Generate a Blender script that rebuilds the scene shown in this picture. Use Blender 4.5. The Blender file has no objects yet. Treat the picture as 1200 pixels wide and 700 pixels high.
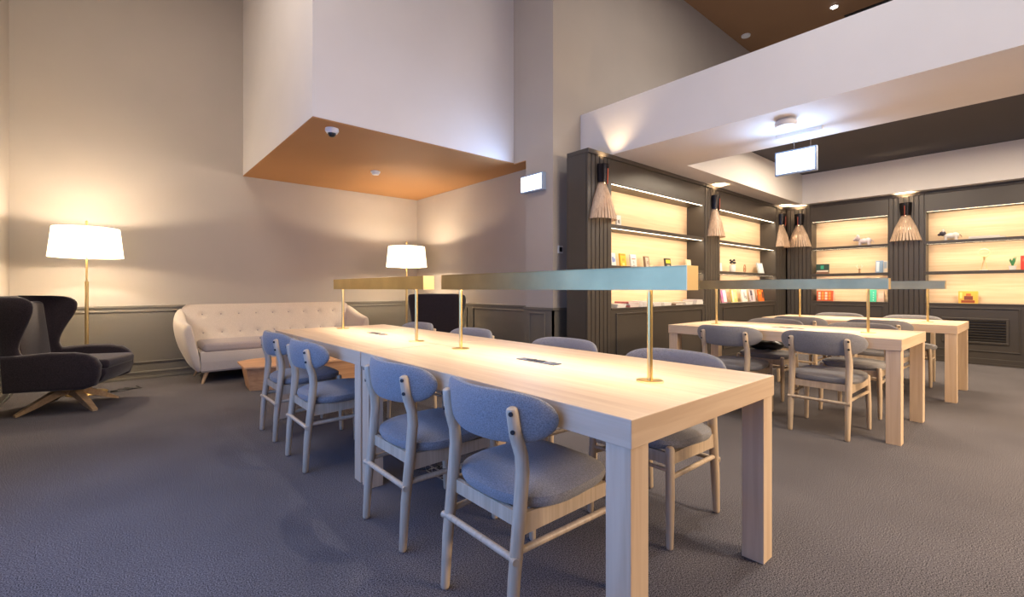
import bpy, bmesh, math, random
from mathutils import Vector, Matrix, noise
random.seed(7)
PI = math.pi
SC = bpy.context.scene
COL = SC.collection

# ------------------------------------------------------------ camera, world, light, exposure
cam = bpy.data.cameras.new('camera')
cam.sensor_width = 36.0
cam.lens = 545.0 / 1200 * 36.0
cam.shift_y = -11.7 / 1200
cam.clip_start = 0.05
cam_o = bpy.data.objects.new('camera', cam)
COL.objects.link(cam_o)
cam_o.location = (0, 0, 1.108)
cam_o.rotation_euler = (PI / 2, 0, math.radians(49.195) - PI / 2)
SC.camera = cam_o

SC.view_settings.view_transform = 'Standard'
SC.view_settings.look = 'None'
SC.view_settings.exposure = 0.42
SC.view_settings.gamma = 1.0
SC.view_settings.use_curve_mapping = False

world = bpy.data.worlds.new('World')
SC.world = world
world.use_nodes = True
bg = world.node_tree.nodes['Background']
bg.inputs[0].default_value = (0.45, 0.62, 1.0, 1)
bg.inputs[1].default_value = 0.25


def area(name, loc, size, power, color, direction, sy=None, spread=None):
    d = bpy.data.lights.new(name, 'AREA')
    d.shape = 'RECTANGLE' if sy else 'SQUARE'
    d.size = size
    if sy: d.size_y = sy
    d.energy = power
    d.color = color
    if spread: d.spread = math.radians(spread)
    o = bpy.data.objects.new(name, d)
    COL.objects.link(o)
    o.location = loc
    o.rotation_euler = Vector(direction).to_track_quat('-Z', 'Y').to_euler()
    return o


def lamp_light(name, kind, loc, power, color, radius=0.04, angle=None, blend=0.5, direction=(0, 0, -1)):
    d = bpy.data.lights.new(name, kind)
    d.energy = power
    d.color = color
    d.shadow_soft_size = radius
    if kind == 'SPOT':
        d.spot_size = math.radians(angle)
        d.spot_blend = blend
    o = bpy.data.objects.new(name, d)
    COL.objects.link(o)
    o.location = loc
    o.rotation_euler = Vector(direction).to_track_quat('-Z', 'Y').to_euler()
    return o


WARM = (1.0, 0.72, 0.42)
WARMW = (1.0, 0.82, 0.62)
BLUE = (0.14, 0.36, 1.0)
NEUT = (1.0, 0.95, 0.90)
# daylight through assumed windows out of view, left of the camera and behind it
area('assumed_side_window_daylight', (-0.80, 1.9, 1.32), 3.4, 50, BLUE, (1, 0, -0.05), 1.45)
area('assumed_rear_window_daylight', (3.6, -3.5, 2.9), 5.6, 12, (0.45, 0.62, 1.0), (0, 1, 0.25), 2.6)
area('assumed_rear_warm_fill', (4.2, -2.9, 2.3), 3.0, 108, (1.0, 0.74, 0.48), (0, 1, -0.75), 0.5, 120)  # assumed warm light behind the camera, added for camera-facing ends; no lamp modelled
area('high_ceiling_fill', (0.1, 3.6, 5.5), 1.6, 70, (1.0, 0.88, 0.76), (0, 0, -1), 3.4)  # added soft general fill over the lounge side, no fitting here
area('high_ceiling_fill', (5.4, 1.2, 5.5), 1.8, 55, (1.0, 0.88, 0.78), (0, 0, -1), 1.8)  # added fill that brightens the upper north wall, no fitting here
# recessed downlight high in the brown ceiling first, then added general spots without fittings
for p in ((8.65, 2.235, 5.54), (6.4, 1.6, 5.54), (3.0, 0.6, 5.54), (3.2, -1.6, 5.54)):
    lamp_light('ceiling_downlight_glow', 'SPOT', p, 210, NEUT, 0.05, 128, 1.0)
# added fill inside the ceiling tray, aimed down for bounce off the floor
for p in ((7.4, 1.6, 3.10), (7.4, -0.4, 3.10)):
    area('lowered_ceiling_fill', p, 1.2, 75, WARMW, (0, 0, -1), 1.2)


# ------------------------------------------------------------ materials
def new_mat(name):
    m = bpy.data.materials.new(name)
    m.use_nodes = True
    nt = m.node_tree
    return m, nt, nt.nodes['Principled BSDF']


def plain(name, col, rough=0.6, metal=0.0, spec=0.5, bump=0.0, bscale=200, var=0.0, vscale=6):
    m, nt, b = new_mat(name)
    b.inputs['Base Color'].default_value = (*col, 1)
    b.inputs['Roughness'].default_value = rough
    b.inputs['Metallic'].default_value = metal
    b.inputs['Specular IOR Level'].default_value = spec
    tc = nt.nodes.new('ShaderNodeTexCoord')
    if var:
        n = nt.nodes.new('ShaderNodeTexNoise')
        n.inputs['Scale'].default_value = vscale
        n.inputs['Detail'].default_value = 4
        nt.links.new(tc.outputs['Object'], n.inputs['Vector'])
        r = nt.nodes.new('ShaderNodeValToRGB')
        r.color_ramp.elements[0].position = 0.3
        r.color_ramp.elements[1].position = 0.7
        r.color_ramp.elements[0].color = (*[c * (1 - var) for c in col], 1)
        r.color_ramp.elements[1].color = (*[min(1, c * (1 + var)) for c in col], 1)
        nt.links.new(n.outputs['Fac'], r.inputs['Fac'])
        nt.links.new(r.outputs['Color'], b.inputs['Base Color'])
    if bump:
        n2 = nt.nodes.new('ShaderNodeTexNoise')
        n2.inputs['Scale'].default_value = bscale
        nt.links.new(tc.outputs['Object'], n2.inputs['Vector'])
        bu = nt.nodes.new('ShaderNodeBump')
        bu.inputs['Strength'].default_value = bump
        bu.inputs['Distance'].default_value = 0.002
        nt.links.new(n2.outputs['Fac'], bu.inputs['Height'])
        nt.links.new(bu.outputs['Normal'], b.inputs['Normal'])
    return m


def wood(name, c1, c2, axis='Y', rough=0.45, scale=1.0, coords='Object'):
    m, nt, b = new_mat(name)
    tc = nt.nodes.new('ShaderNodeTexCoord')
    mp = nt.nodes.new('ShaderNodeMapping')
    s = {'X': (0.6, 14, 14), 'Y': (14, 0.6, 14), 'Z': (14, 14, 0.6)}[axis]
    mp.inputs['Scale'].default_value = [v * scale for v in s]
    nt.links.new(tc.outputs[coords], mp.inputs['Vector'])
    n = nt.nodes.new('ShaderNodeTexNoise')
    n.inputs['Scale'].default_value = 2.2
    n.inputs['Detail'].default_value = 6
    n.inputs['Distortion'].default_value = 0.6
    nt.links.new(mp.outputs['Vector'], n.inputs['Vector'])
    r = nt.nodes.new('ShaderNodeValToRGB')
    r.color_ramp.elements[0].position = 0.32
    r.color_ramp.elements[1].position = 0.66
    r.color_ramp.elements[0].color = (*c1, 1)
    r.color_ramp.elements[1].color = (*c2, 1)
    nt.links.new(n.outputs['Fac'], r.inputs['Fac'])
    nt.links.new(r.outputs['Color'], b.inputs['Base Color'])
    b.inputs['Roughness'].default_value = rough
    bu = nt.nodes.new('ShaderNodeBump')
    bu.inputs['Strength'].default_value = 0.12
    bu.inputs['Distance'].default_value = 0.001
    nt.links.new(n.outputs['Fac'], bu.inputs['Height'])
    nt.links.new(bu.outputs['Normal'], b.inputs['Normal'])
    return m


def emit(name, col, strength):
    m, nt, b = new_mat(name)
    b.inputs['Base Color'].default_value = (*[min(1, c) for c in col], 1)
    b.inputs['Emission Color'].default_value = (*col, 1)
    b.inputs['Emission Strength'].default_value = strength
    return m


def fabric(name, c1, c2, scale=260, rough=0.95, bump=0.35):
    m, nt, b = new_mat(name)
    tc = nt.nodes.new('ShaderNodeTexCoord')
    n = nt.nodes.new('ShaderNodeTexNoise')
    n.inputs['Scale'].default_value = scale
    n.inputs['Detail'].default_value = 3
    nt.links.new(tc.outputs['Object'], n.inputs['Vector'])
    r = nt.nodes.new('ShaderNodeValToRGB')
    r.color_ramp.elements[0].position = 0.35
    r.color_ramp.elements[1].position = 0.65
    r.color_ramp.elements[0].color = (*c1, 1)
    r.color_ramp.elements[1].color = (*c2, 1)
    nt.links.new(n.outputs['Fac'], r.inputs['Fac'])
    nt.links.new(r.outputs['Color'], b.inputs['Base Color'])
    b.inputs['Roughness'].default_value = rough
    b.inputs['Specular IOR Level'].default_value = 0.2
    b.inputs['Sheen Weight'].default_value = 0.25
    bu = nt.nodes.new('ShaderNodeBump')
    bu.inputs['Strength'].default_value = bump
    bu.inputs['Distance'].default_value = 0.002
    nt.links.new(n.outputs['Fac'], bu.inputs['Height'])
    nt.links.new(bu.outputs['Normal'], b.inputs['Normal'])
    return m


def carpet_mat():
    m, nt, b = new_mat('carpet')
    tc = nt.nodes.new('ShaderNodeTexCoord')
    n = nt.nodes.new('ShaderNodeTexNoise')
    n.inputs['Scale'].default_value = 210
    n.inputs['Detail'].default_value = 5
    nt.links.new(tc.outputs['Object'], n.inputs['Vector'])
    r = nt.nodes.new('ShaderNodeValToRGB')
    e = r.color_ramp.elements
    e[0].position, e[1].position = 0.38, 0.62
    e[0].color = (0.030, 0.027, 0.030, 1)
    e[1].color = (0.225, 0.205, 0.212, 1)
    nt.links.new(n.outputs['Fac'], r.inputs['Fac'])
    big = nt.nodes.new('ShaderNodeTexNoise')
    big.inputs['Scale'].default_value = 1.3
    big.inputs['Detail'].default_value = 5
    nt.links.new(tc.outputs['Object'], big.inputs['Vector'])
    rr = nt.nodes.new('ShaderNodeValToRGB')
    rr.color_ramp.elements[0].position = 0.35
    rr.color_ramp.elements[1].position = 0.7
    rr.color_ramp.elements[0].color = (0.86, 0.86, 0.86, 1)
    rr.color_ramp.elements[1].color = (1.08, 1.08, 1.08, 1)
    nt.links.new(big.outputs['Fac'], rr.inputs['Fac'])
    mx = nt.nodes.new('ShaderNodeMix')
    mx.data_type = 'RGBA'
    mx.blend_type = 'MULTIPLY'
    mx.inputs['Factor'].default_value = 1
    nt.links.new(r.outputs['Color'], mx.inputs['A'])
    nt.links.new(rr.outputs['Color'], mx.inputs['B'])
    nt.links.new(mx.outputs['Result'], b.inputs['Base Color'])
    b.inputs['Roughness'].default_value = 1.0
    b.inputs['Specular IOR Level'].default_value = 0.1
    bu = nt.nodes.new('ShaderNodeBump')
    bu.inputs['Strength'].default_value = 0.7
    bu.inputs['Distance'].default_value = 0.004
    nt.links.new(n.outputs['Fac'], bu.inputs['Height'])
    nt.links.new(bu.outputs['Normal'], b.inputs['Normal'])
    return m


M = {
    'carpet': carpet_mat(),
    'wall': plain('wall_paint', (0.47, 0.42, 0.365), 0.8, bump=0.1, bscale=90, var=0.025, vscale=2),
    'white': plain('white_paint', (0.76, 0.725, 0.70), 0.75, bump=0.08, bscale=90, var=0.02, vscale=2),
    'brown': plain('brown_ceiling_paint', (0.42, 0.205, 0.075), 0.7, var=0.03, vscale=1.5),
    'darkceil': plain('dark_ceiling_paint', (0.072, 0.068, 0.078), 0.8),
    'wains': plain('wainscot_paint', (0.165, 0.150, 0.125), 0.45, var=0.03, vscale=3),
    'joinery': plain('dark_joinery', (0.062, 0.051, 0.041), 0.42, var=0.05, vscale=4),
    'black': plain('black_plastic', (0.012, 0.012, 0.014), 0.4),
    'blackmetal': plain('black_metal', (0.02, 0.016, 0.018), 0.25, 0.6),
    'oak_x': wood('oak_along_x', (0.64, 0.445, 0.285), (0.75, 0.56, 0.38), 'X'),
    'oak_y': wood('oak_along_y', (0.64, 0.445, 0.285), (0.75, 0.56, 0.38), 'Y'),
    'oak_z': wood('oak_along_z', (0.64, 0.445, 0.285), (0.75, 0.56, 0.38), 'Z'),
    'oakback': wood('oak_back_panel', (0.66, 0.46, 0.28), (0.76, 0.56, 0.36), 'X', 0.6),
    'ash': wood('ash_chair_wood', (0.50, 0.37, 0.245), (0.64, 0.50, 0.35), 'Z', 0.42, 2.0),
    'legwood': wood('armchair_leg_wood', (0.42, 0.26, 0.12), (0.58, 0.38, 0.20), 'X', 0.45, 2.0),
    'tablewood': wood('coffee_table_wood', (0.58, 0.29, 0.13), (0.72, 0.40, 0.20), 'X', 0.4),
    'slatwood': wood('sconce_slat_wood', (0.42, 0.29, 0.20), (0.60, 0.44, 0.31), 'Z', 0.45, 2.0),
    'grey': fabric('grey_wool', (0.180, 0.172, 0.174), (0.310, 0.296, 0.296)),
    'cream': fabric('cream_wool', (0.58, 0.50, 0.41), (0.72, 0.63, 0.53), 220, bump=0.2),
    'cushion': fabric('taupe_seat_wool', (0.36, 0.30, 0.27), (0.47, 0.40, 0.37), 220, bump=0.2),
    'plum': fabric('plum_black_wool', (0.010, 0.007, 0.009), (0.040, 0.028, 0.034), 240, bump=0.4),
    'brass': plain('brass', (0.78, 0.56, 0.22), 0.30, 1.0, var=0.08, vscale=9),
    'brassbar': plain('brushed_brass', (0.46, 0.35, 0.16), 0.33, 1.0, var=0.12, vscale=5),
    'brasscap': plain('satin_brass', (0.90, 0.66, 0.32), 0.42, 0.85),
    'shade': emit('lamp_shade_cloth', (1.0, 0.86, 0.62), 1.9),
    'led': emit('warm_led', (1.0, 0.84, 0.60), 6.0),
    'sign': emit('lit_sign_panel', (0.80, 0.92, 1.0), 3.2),
    'signframe': plain('grey_blue_sign_frame', (0.35, 0.45, 0.62), 0.35),
    'whiteplastic': plain('white_plastic', (0.80, 0.79, 0.77), 0.4),
    'steel': plain('steel', (0.55, 0.55, 0.56), 0.3, 1.0),
    'downlight': emit('downlight_lens', (1.0, 0.95, 0.9), 30.0),
    'vent': plain('vent_slats', (0.03, 0.028, 0.025), 0.4),
    'socket': plain('socket_plate', (0.07, 0.08, 0.11), 0.5, 0.2),
}


# ------------------------------------------------------------ geometry helpers
class MB:
    def __init__(self):
        self.bm = bmesh.new()

    def box(self, x0, x1, y0, y1, z0, z1, bevel=0.0, seg=2, rot=None, piv=None):
        r = bmesh.ops.create_cube(self.bm, size=1)
        vs = r['verts']
        for v in vs:
            v.co = Vector(((v.co.x + .5) * (x1 - x0) + x0, (v.co.y + .5) * (y1 - y0) + y0, (v.co.z + .5) * (z1 - z0) + z0))
        if rot is not None:
            c = Vector(piv) if piv else Vector(((x0 + x1) / 2, (y0 + y1) / 2, (z0 + z1) / 2))
            for v in vs: v.co = c + rot @ (v.co - c)
        if bevel:
            es = list({e for v in vs for e in v.link_edges})
            bmesh.ops.bevel(self.bm, geom=es, offset=bevel, segments=seg, affect='EDGES', profile=0.5)
        return self

    def prism(self, pts, axis, a, b, bevel=0.0, seg=2):
        """pts: 2-D outline; axis 'x': pts=(y,z); 'y': pts=(x,z); 'z': pts=(x,y)"""
        def mk(p, t):
            return {'x': (t, p[0], p[1]), 'y': (p[0], t, p[1]), 'z': (p[0], p[1], t)}[axis]
        n = len(pts)
        A = [self.bm.verts.new(mk(p, a)) for p in pts]
        B = [self.bm.verts.new(mk(p, b)) for p in pts]
        fs = [self.bm.faces.new(A), self.bm.faces.new(B[::-1])]
        for i in range(n):
            fs.append(self.bm.faces.new((A[i], B[i], B[(i + 1) % n], A[(i + 1) % n])))
        bmesh.ops.recalc_face_normals(self.bm, faces=fs)
        if bevel:
            es = list(set(fs[0].edges) | set(fs[1].edges))
            bmesh.ops.bevel(self.bm, geom=es, offset=bevel, segments=seg, affect='EDGES', profile=0.5)
        return self

    def loft(self, rings, cap=True, closed=False):
        """rings: list of equal-length lists of points (closed rings)"""
        R = [[self.bm.verts.new(p) for p in r] for r in rings]
        n = len(R[0])
        fs = []
        for i in range(len(R) - (0 if closed else 1)):
            a, b = R[i], R[(i + 1) % len(R)]
            for j in range(n):
                fs.append(self.bm.faces.new((a[j], a[(j + 1) % n], b[(j + 1) % n], b[j])))
        if cap and not closed:
            fs.append(self.bm.faces.new(R[0][::-1]))
            fs.append(self.bm.faces.new(R[-1]))
        bmesh.ops.recalc_face_normals(self.bm, faces=fs)
        return self

    def tube(self, path, rad, n=12, round_ends=False):
        P = [Vector(p) for p in path]
        if not hasattr(rad, '__len__'): rad = [rad] * len(P)
        rad = list(rad)
        if round_ends:
            d0 = (P[0] - P[1]).normalized(); d1 = (P[-1] - P[-2]).normalized()
            r0, r1 = rad[0], rad[-1]
            k = 0.5
            P = [P[0] - d0 * 0, P[0] - d0 * r0 * k * .45, P[0] - d0 * r0 * k * 1.4] + P[1:-1] + [P[-1] - d1 * r1 * k * 1.4, P[-1] - d1 * r1 * k * .45, P[-1]]
            rad = [r0 * .55, r0 * .85, r0] + rad[1:-1] + [r1, r1 * .85, r1 * .5]
        rings = []
        prev = None
        for i, p in enumerate(P):
            t = (P[min(i + 1, len(P) - 1)] - P[max(i - 1, 0)]).normalized()
            if prev is None:
                a = Vector((0, 0, 1)) if abs(t.z) < 0.9 else Vector((1, 0, 0))
                u = t.cross(a).normalized()
            else:
                u = (prev - t * prev.dot(t)).normalized()
            prev = u
            w = t.cross(u)
            rings.append([p + (u * math.cos(2 * PI * j / n) + w * math.sin(2 * PI * j / n)) * rad[i] for j in range(n)])
        return self.loft(rings)

    def lathe(self, prof, c=(0, 0), n=32, a0=0.0, a1=2 * PI, cap=True):
        """prof: list of (r, z)"""
        full = abs(a1 - a0 - 2 * PI) < 1e-6
        rings = []
        for r, z in prof:
            rings.append([(c[0] + max(r, 1e-4) * math.cos(a0 + (a1 - a0) * j / (n if full else n - 1)), c[1] + max(r, 1e-4) * math.sin(a0 + (a1 - a0) * j / (n if full else n - 1)), z) for j in range(n)])
        return self.loft(rings, cap)

    def build(self, name, mat, parent=None, smooth=False, sub=0, kind=None, label=None):
        me = bpy.data.meshes.new(name)
        self.bm.normal_update()
        self.bm.to_mesh(me)
        self.bm.free()
        me.materials.append(mat)
        if smooth:
            for p in me.polygons: p.use_smooth = True
            if not sub:
                try: me.set_sharp_from_angle(angle=math.radians(38))
                except Exception: pass
        o = bpy.data.objects.new(name, me)
        COL.objects.link(o)
        if parent: o.parent = parent
        if sub:
            md = o.modifiers.new('subsurf', 'SUBSURF')
            md.levels = sub
            md.render_levels = sub
        if kind: o['kind'] = kind
        if label: o['label'] = label
        return o


def tag(o, label, cat, group=None, kind=None):
    o['label'] = label
    o['category'] = cat
    if group: o['group'] = group
    if kind: o['kind'] = kind
    return o


def thing(name, label, cat, loc=(0, 0, 0), rz=0.0, group=None):
    o = bpy.data.objects.new(name, None)
    COL.objects.link(o)
    o.empty_display_size = 0.1
    o.location = loc
    o.rotation_euler = (0, 0, rz)
    return tag(o, label, cat, group)


def dup(root, label, loc, rz, group=None):
    def cp(o, par):
        c = o.copy()
        COL.objects.link(c)
        c.parent = par
        for ch in o.children: cp(ch, c)
        return c
    r = cp(root, None)
    r.location = loc
    r.rotation_euler = (0, 0, rz)
    r['label'] = label
    if group: r['group'] = group
    return r


def struct(name, mb, mat, parent=None, label=None):
    o = mb.build(name, mat, parent)
    if not parent: o['kind'] = 'structure'
    if label: o['label'] = label
    return o


# ------------------------------------------------------------ dimensions of the room
XL = -0.825          # left wall
YS = 7.31            # sofa wall
XB = 1.389           # left side of the mezzanine box
YB = 4.38            # front of the mezzanine box
ZS = 2.664           # underside of the box
XA = 4.097           # alcove wall behind the armchair
XC = 3.811           # column face
YA = 4.155           # where the column face steps back
YN = 3.70            # north wall
YF = 3.25            # front of the north bookcases
XE = 9.60            # front of the east bookcases
ZC = 5.56            # brown ceiling
ZL = 2.62            # underside of the lowered ceiling
YR = -3.6            # rear wall
XW = 4.285           # face of the lowered ceiling

# ------------------------------------------------------------ shell
struct('floor', MB().box(XL - .1, 10.1, YR - .1, YS + .1, -0.08, 0), M['carpet'])
struct('ceiling', MB().box(XL - .1, 10.1, YR - .1, YS + .1, ZC, ZC + .1), plain('shade_darkened_ceiling_paint', (0.26, 0.135, 0.06), 0.7, var=0.03, vscale=1.5))  # brown darkened in the colour itself for the dimmer light up here
struct('wall_back', MB().box(XL - .1, XA + .4, YS, YS + .1, 0, ZC), M['wall'])
# left wall with an assumed, unseen window opening beside the camera
struct('wall_left', MB().box(XL - .1, XL, YR, 0.1, 0, ZC).box(XL - .1, XL, 3.7, YS, 0, ZC).box(XL - .1, XL, .1, 3.7, 0, .55).box(XL - .1, XL, .1, 3.7, 2.55, ZC), M['wall'])
struct('wall_alcove', MB().box(XA, XA + .1, YN + .1, YS, 0, ZS), M['wall'])
struct('wall_column', MB().box(XC, XA + .12, YN, YA, 0, ZS).box(XC, XA + .12, YN, YB, ZS, ZC), M['wall'])
struct('wall_north', MB().box(XA + .12, 10.0, YN, YN + .1, 0, ZC), M['wall'])
struct('wall_east', MB().box(9.9, 10.0, YR, YN, 0, ZC), M['wall'])
struct('wall_rear', MB().box(XL, .6, YR - .1, YR, 0, ZC).box(6.6, 9.9, YR - .1, YR, 0, ZC).box(.6, 6.6, YR - .1, YR, 0, 1.5).box(.6, 6.6, YR - .1, YR, 4.3, ZC), M['wall'])  # leaves an opening for the assumed window behind the camera
w1 = MB()
for y in (0.1, 1.28, 2.46, 3.64): w1.box(XL - .09, XL - .03, y, y + .06, .55, 2.55)
w1.box(XL - .09, XL - .03, .1, 3.7, .55, .61).box(XL - .09, XL - .03, .1, 3.7, 2.49, 2.55)
struct('assumed_window_1', w1, M['whiteplastic'])  # frame of the assumed side window, out of view
w2 = MB()
for x in (.6, 2.58, 4.56, 6.54): w2.box(x, x + .06, YR - .08, YR - .02, 1.5, 4.3)
w2.box(.6, 6.6, YR - .08, YR - .02, 1.5, 1.56).box(.6, 6.6, YR - .08, YR - .02, 4.24, 4.3)
struct('assumed_window_2', w2, M['whiteplastic'])  # frame of the assumed rear window, never in view
# mezzanine box over the lounge
struct('mezzanine_box', MB().box(XB, XC - .001, YB, YS - .001, ZS + .012, ZC - .001), M['white'])
struct('mezzanine_soffit', MB().box(XB + .002, XA - .002, YB + .002, YS - .002, ZS, ZS + .011).box(XC + .0, XA - .002, YA, YB, ZS - .011, ZS), M['brown'])

# lowered ceiling slab with an open tray
RX0, RX1, RY1 = 5.36, 9.42, 2.92
lc = MB()
lc.box(XW, RX0, YR + .01, YN - .001, ZL, 3.195)
lc.box(RX0, RX1, RY1, YN - .001, ZL, 3.195)
lc.box(RX1, 9.899, YR + .01, YN - .001, ZL, 3.195)
lc.box(RX0, RX1, YR + .01, -1.6, ZL, 3.195)
struct('lowered_ceiling', lc, M['white'])
struct('lowered_ceiling_tray', MB().box(RX0 - .0, RX1, -1.6, RY1, 3.15, 3.19), M['darkceil'])


# wainscot with recessed panels: (along-axis wall runs)
def wainscot(name, axis, plane, sgn, a0, a1, panels, top=.90, parent=None):
    """axis 'x': wall runs along x at y=plane; sgn = direction of the room from the wall"""
    def bx(mb, a, b, d0, d1, z0, z1, bev=0):
        lo, hi = sorted((plane + sgn * d0, plane + sgn * d1))
        if axis == 'x': mb.box(a, b, lo, hi, z0, z1, bev)
        else: mb.box(lo, hi, a, b, z0, z1, bev)
    root = MB(); bx(root, a0, a1, 0, .022, 0, top)
    r = struct(name, root, M['wains'])
    cap = MB(); bx(cap, a0, a1, .022, .034, top - .03, top, .003)
    cap.build('cap_rail', M['wains'], r)
    for p0, p1 in panels:
        m = MB()
        for (q0, q1, z0, z1) in ((p0, p1, top - .078, top - .06), (p0, p1, .195, .213), (p0, p0 + .018, .213, top - .078), (p1 - .018, p1, .213, top - .078)):
            bx(m, q0, q1, .022, .036, z0, z1, .004)
        m.build('panel_moulding', M['wains'], r)
    return r


wainscot('trim_1', 'x', YS, -1, XL, XA, [(XL + .06, XA - .08)])
wainscot('trim_2', 'y', XL, 1, 4.0, YS - .036, [(4.08, YS - .09)])
wainscot('trim_3', 'y', XA, -1, YA + .001, YS - .036, [(YA + .12, 5.6), (5.75, YS - .12)], .888)
wainscot('trim_4', 'y', XC, -1, YN - .022, YA + .0, [(YN + .10, YA - .08)], .888)
struct('trim_5', MB().box(XC - .022, 4.03, YN - .022, YN, 0, .888).box(XC - .034, 4.03, YN - .034, YN - .022, .858, .888, .003), M['wains'])
struct('trim_6', MB().box(XC - .022, XA, YA, YA + .022, 0, .888), M['wains'])


def base(name, axis, plane, sgn, a0, a1):
    mb = MB()
    for d, z0, z1 in ((.034, 0, .095), (.045, 0, .03), (.039, .07, .09)):
        lo, hi = sorted((plane + sgn * .02, plane + sgn * (d + .01)))
        if axis == 'x': mb.box(a0, a1, lo, hi, z0, z1, .003)
        else: mb.box(lo, hi, a0, a1, z0, z1, .003)
    struct(name, mb, M['wains'])


base('baseboard_back', 'x', YS, -1, XL, XA)
base('baseboard_left', 'y', XL, 1, 4.0, YS - .05)
base('baseboard_alcove', 'y', XA, -1, YA, YS - .05)
base('baseboard_column', 'y', XC, -1, YN - .02, YA)


# ------------------------------------------------------------ bookcases
DEP = .27


def bookcase(name, label, loc, rz, w, shelf_at, mould=None, vent=None, power=4.6):
    t = thing(name, label, 'bookcase', loc, rz, None)
    J = M['joinery']
    d = DEP
    MB().box(0, w, .0, d + .02, .02, .865).build('cabinet', J, t)
    MB().box(0, w, -.008, d + .02, .865, .885, .003).build('countertop', J, t)
    MB().box(0, w, -.012, .03, 0, .09, .003).box(0, w, -.02, 0, 0, .03, .002).build('plinth', J, t)
    for a, b in (mould or [(.09, w - .09)]):
        m = MB()
        z0, z1 = .19, .825
        for q in ((a, b, z1 - .016, z1), (a, b, z0, z0 + .016), (a, a + .016, z0 + .016, z1 - .016), (b - .016, b, z0 + .016, z1 - .016)):
            m.box(q[0], q[1], -.012, 0, q[2], q[3], .004)
        m.build('panel_moulding', J, t)
    if vent:
        a, b, z0, z1 = vent
        m = MB()
        for q in ((a - .03, b + .03, z1, z1 + .03), (a - .03, b + .03, z0 - .03, z0), (a - .03, a, z0, z1), (b, b + .03, z0, z1)):
            m.box(q[0], q[1], -.018, 0, q[2], q[3], .004)
        m.build('vent_frame', J, t)
        MB().box(a, b, -.003, .0, z0, z1).build('vent_backing', M['black'], t)
        k = 8
        for i in range(k):
            zc = z0 + (i + .5) * (z1 - z0) / k
            MB().box(a, b, -.016, -.010, zc - .011, zc + .011, rot=Matrix.Rotation(math.radians(35), 3, 'X')).build('vent_slat', J, t)
    MB().box(0, w, d, d + .02, .885, 2.33).build('back_panel', M['oakback'], t)
    for x0, x1 in ((-.001, .012), (w - .012, w + .001)):
        MB().box(x0, x1, .004, d, .885, 2.30).build('side_panel', J, t)
    MB().box(0, w, .0, d + .02, 2.305, 2.57).build('fascia', J, t)
    MB().box(-.0, w, -.02, d, 2.57, ZL - .002, .004).build('cornice', J, t)
    for z in shelf_at:
        MB().box(.012, w - .012, .006, d, z - .042, z, .002).build('shelf', J, t)
    R = Matrix.Rotation(rz, 3, 'Z')
    for z in [2.305] + [s - .042 for s in shelf_at]:
        MB().box(.02, w - .02, .020, .046, z - .0015, z).build('led_strip', M['led'], t)
        MB().box(.012, w - .012, .006, .018, z - .0028, z).build('led_lip', J, t)
        c = Vector(loc) + R @ Vector((w / 2, .045, z - .012))
        dr = R @ Vector((0, .55, -1))
        a = area('shelf_led', c, w - .08, power * w / 2.0, (1.0, .82, .59), dr, .015)
        a.rotation_euler = (R @ Matrix.Rotation(math.radians(29), 3, 'X')).to_euler()
    return t


SH = (1.842, 1.372)
bookcase('bookcase', 'dark olive bookcase bay nearest the grey column, stacked magazines along its counter', (4.285, YF, 0), 0, 2.185, SH)
bookcase('bookcase', 'dark olive bookcase bay beside the room corner, white frame and orange book in it', (6.934, YF, 0), 0, 2.19, SH)
bookcase('bookcase', 'narrow lit bookcase bay on the right wall nearest the corner', (XE, 2.841, 0), -PI / 2, 1.115, SH, [(.07, 1.045)])
bookcase('bookcase', 'wide lit bookcase bay at the right edge, louvred vent in its cabinet', (XE, 1.283, 0), -PI / 2, 2.185, SH, [(.055, 1.009), (1.10, 2.12)], (.229, .870, .334, .645))


def pilaster(label, loc, rz, w, nslat):
    t = thing('fluted_pilaster', label, 'pilaster', loc, rz)
    MB().box(0.001, w - .001, .012, .29, 0, 2.57).build('core', M['joinery'], t)
    MB().box(0, w, -.02, .29, 2.57, ZL - .002, .004).build('cornice', M['joinery'], t)
    p = w / nslat
    me = None
    for i in range(nslat):
        if me is None:
            o = MB().box(.004, p - .006, -.006, .012, .0, 2.57, .003, 1).build('slat', M['joinery'], t)
            me = o.data
        else:
            o = bpy.data.objects.new('slat', me)
            COL.objects.link(o)
            o.parent = t
            o.location = (i * p, 0, 0)
    return t


pl0 = pilaster('dark fluted pilaster at the left end of the bookcases beside the grey column', (3.866, YF, 0), 0, .418, 6)
pilaster('dark fluted pilaster between the two bookcase bays of the left bookcase wall', (6.471, YF, 0), 0, .462, 6)
pilaster('dark fluted pilaster closing the left bookcase wall at the room corner', (9.126, YF, 0), 0, .462, 6)
pilaster('dark fluted pilaster on the right wall in the room corner', (XE, 3.23, 0), -PI / 2, .388, 6)
pilaster('dark fluted pilaster between the two bays of the right wall', (XE, 1.725, 0), -PI / 2, .441, 7)
pilaster('dark fluted pilaster beyond the right edge bookcase bay', (XE, -.903, 0), -PI / 2, .441, 7)
struct('trim_7', MB().box(4.06, 9.9, 3.542, YN - .001, 0, ZL - .003), M['joinery'])
struct('trim_8', MB().box(XE + .29, 9.899, -1.35, 3.54, 0, ZL - .003), M['joinery'])


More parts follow.
